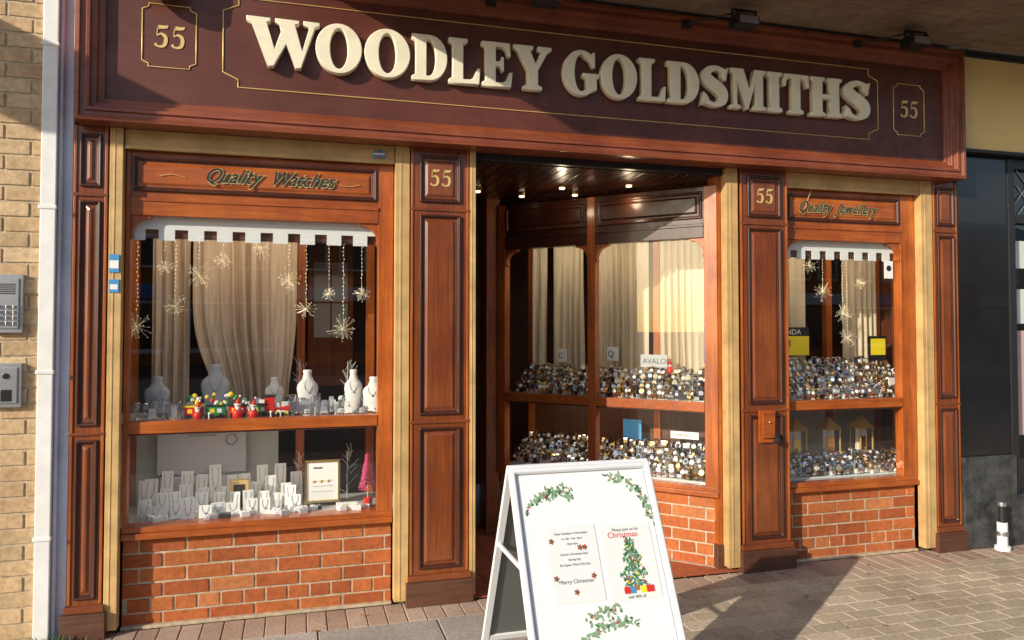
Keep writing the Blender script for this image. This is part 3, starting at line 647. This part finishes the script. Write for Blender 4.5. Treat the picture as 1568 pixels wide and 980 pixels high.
def rows(name,B,x0,x1,ys,zs,step=.045,s=1.05,skip=.05):
    m=MB()
    for y,z in zip(ys,zs):
        m.M=B; m.box(x0-.01,x1+.01,y-.022,y+.026,z-.02,z-.001,M_vel)
        x=x0+U(0,.02)
        while x<x1:
            if rnd()>skip: watch(m,B,x+U(-.004,.004),y+U(-.006,.006),z+.004+U(0,.012),U(-.6,.45),s*U(.85,1.15),random.choice(LM))
            x+=step*U(.75,1.15)
    m.build(name)
rows("watch_display",I4,3.04,4.22,[.17,.235,.30,.365,.43,.5],[1.037,1.065,1.10,1.14,1.18,1.22],.043,1.15)
rows("watch_display",I4,3.04,4.22,[.17,.23,.29,.35],[.522,.54,.558,.576],.045,1.1,.08)
rows("watch_display",SPL,.08,1.52,[.11,.165,.22,.28,.34],[1.037,1.06,1.09,1.125,1.16],.043,1.15)
rows("watch_display",SPL,.08,1.52,[.11,.165,.22,.28,.34],[.522,.545,.575,.61,.65],.043,1.15)
m=MB(); m.M=Matrix.Translation((3.40,.53,1.30)); m.box(-.17,.20,0,.01,.02,.16,M_yellow); m.box(-.17,.20,0,.01,.16,.225,M_dk); m.box(-.12,.12,.02,.04,-.29,.01,M_vel)
o=m.build("yellow_display_sign",None,.002); text("SEKONDA",.056,(3.27,.527,1.472),M_card,o,ext=.0003); text("SELLS\nTIME",.06,(3.30,.527,1.39),M_tx,o,ext=.0003,off=.001)
m=MB(); m.M=Matrix.Translation((4.12,.45,1.28)); m.box(-.07,.09,0,.01,.0,.18,M_dk); m.box(-.05,.08,-.003,-.001,.04,.16,M_yellow); m.build("yellow_display_sign",None,.002)
def card(B,x,y,z,w,h,mt,body,tm,name="display_card"):
    m=MB(); m.M=B; m.box(x,x+w,y,y+.006,z,z+h,mt); m.box(x+w*.3,x+w*.7,y+.006,y+.04,z,z+.01,mt); o=m.build(name,None,.001)
    if body:
        p=B@Vector((x+w*.08,y-.002,z+h*.3)); text(body,h*.6,p,tm,o,rot=(math.pi/2,0,math.atan2(B[1][0],B[0][0])),ext=.0003)
card(SPL,1.22,.085,1.05,.2,.035,M_dk,"CITIZEN",M_card); card(SPL,.98,.36,1.24,.2,.09,M_greycard,"AVALON",M_tx); card(SPL,.72,.36,1.28,.09,.1,M_card,"Q",M_tx); card(SPL,.30,.38,1.26,.08,.1,M_card,"C",M_tx); card(SPL,1.2,.36,.75,.2,.05,M_card,"SUPPORT",M_tx); card(SPL,.84,.37,.72,.14,.14,M_blue,"",M_tx); card(SPL,.85,.085,.53,.12,.03,M_dk,"",M_tx); card(SPL,.3,.085,.53,.2,.03,M_card,"",M_tx)
card(SPL,1.47,.25,1.28,.08,.30,M_blue,"",M_tx,"blue_poster"); card(I4,4.0,.2,1.10,.16,.07,M_card,"",M_tx)
m=MB(); m.M=SPL@Matrix.Translation((1.22,.30,1.2)); m.loft([(0,.02,.02,0,0),(.05,.018,.018,0,0)],M_red,10); m.sph((0,0,.062),.013,M_card); m.loft([(.066,.015,.015,0,0),(.11,.002,.002,0,0)],M_red,10); m.build("santa_figurine",None,smooth=True)
for x in(3.40,3.68,3.96):
    m=MB(); m.M=Matrix.Translation((x,.43,.635))@Matrix.Scale(1.25,4)
    for e in(-.045,.039):
        for f in(-.045,.039): m.box(e,e+.006,f,f+.006,0,.13,M_leaf)
    m.box(-.05,.05,-.05,.05,-.10,.0,M_vel); m.add([(-.052,-.052,.13),(.052,-.052,.13),(.052,.052,.13),(-.052,.052,.13),(0,0,.20)],[(0,1,4),(1,2,4),(2,3,4),(3,0,4)],M_leaf)
    m.box(-.02,.02,-.02,.02,0,.08,M_goldm); m.box(-.038,.038,.0,.006,0,.13,M_vel); m.build("lantern_case",None)
# ---------------------------------------------------------------- opposite side of street
ob=empty("terrace_building"); m=MB()
m.box(-40,45,-38,-30,-.1,6.2,M_brick); m.add([(-40,-30,6.2),(45,-30,6.2),(45,-34,8.2),(-40,-34,8.2),(-40,-38,6.2),(45,-38,6.2)],[(0,1,2,3),(3,2,5,4)],W_dark)
for i in range(20):
    x=-38+i*4.2
    m.box(x,x+3.4,-30.0,-29.95,.4,2.6,M_card if i%3 else M_dk); m.box(x+.1,x+3.3,-29.95,-29.93,.6,2.5,M_black); m.box(x,x+3.4,-30,-29.8,2.7,3.3,[M_white,M_blue,M_red][i%3])
    for e in(.3,2.0): m.box(x+e,x+e+1.2,-30,-29.93,4,5.4,M_white); m.box(x+e+.1,x+e+1.1,-29.93,-29.91,4.1,5.3,M_black)
m.build("walls",ob)
# ---------------------------------------------------------------- light, camera
az,el=math.radians(60),math.radians(21)
d=Vector((math.sin(az)*math.cos(el),math.cos(az)*math.cos(el),-math.sin(el)))
s=bpy.data.lights.new("sun",'SUN'); s.energy=5; s.angle=math.radians(.5); s.color=(1,.91,.76)
so=bpy.data.objects.new("sun",s); C.objects.link(so); so.rotation_euler=d.to_track_quat('-Z','Y').to_euler(); so.location=(-8,-8,8)
w=bpy.data.worlds.new("World"); bpy.context.scene.world=w; w.use_nodes=True; nt=w.node_tree
sk=nt.nodes.new("ShaderNodeTexSky"); sk.sky_type='NISHITA'; sk.sun_disc=False; sk.sun_elevation=el; sk.sun_rotation=math.radians(240)
bg=nt.nodes["Background"]; nt.links.new(sk.outputs[0],bg.inputs[0]); bg.inputs[1].default_value=.15
cd=bpy.data.cameras.new("camera"); cd.lens=26.4; cd.sensor_width=36; cd.clip_end=500; cd.clip_start=.05; cd.shift_y=-.0145
cam=bpy.data.objects.new("camera",cd); C.objects.link(cam); cam.location=(0,-4.15,1.53); cam.rotation_euler=(math.radians(91.63),0,math.radians(-16))
sc=bpy.context.scene; sc.camera=cam; sc.view_settings.view_transform='Standard'; sc.view_settings.look='None'; sc.view_settings.exposure=0
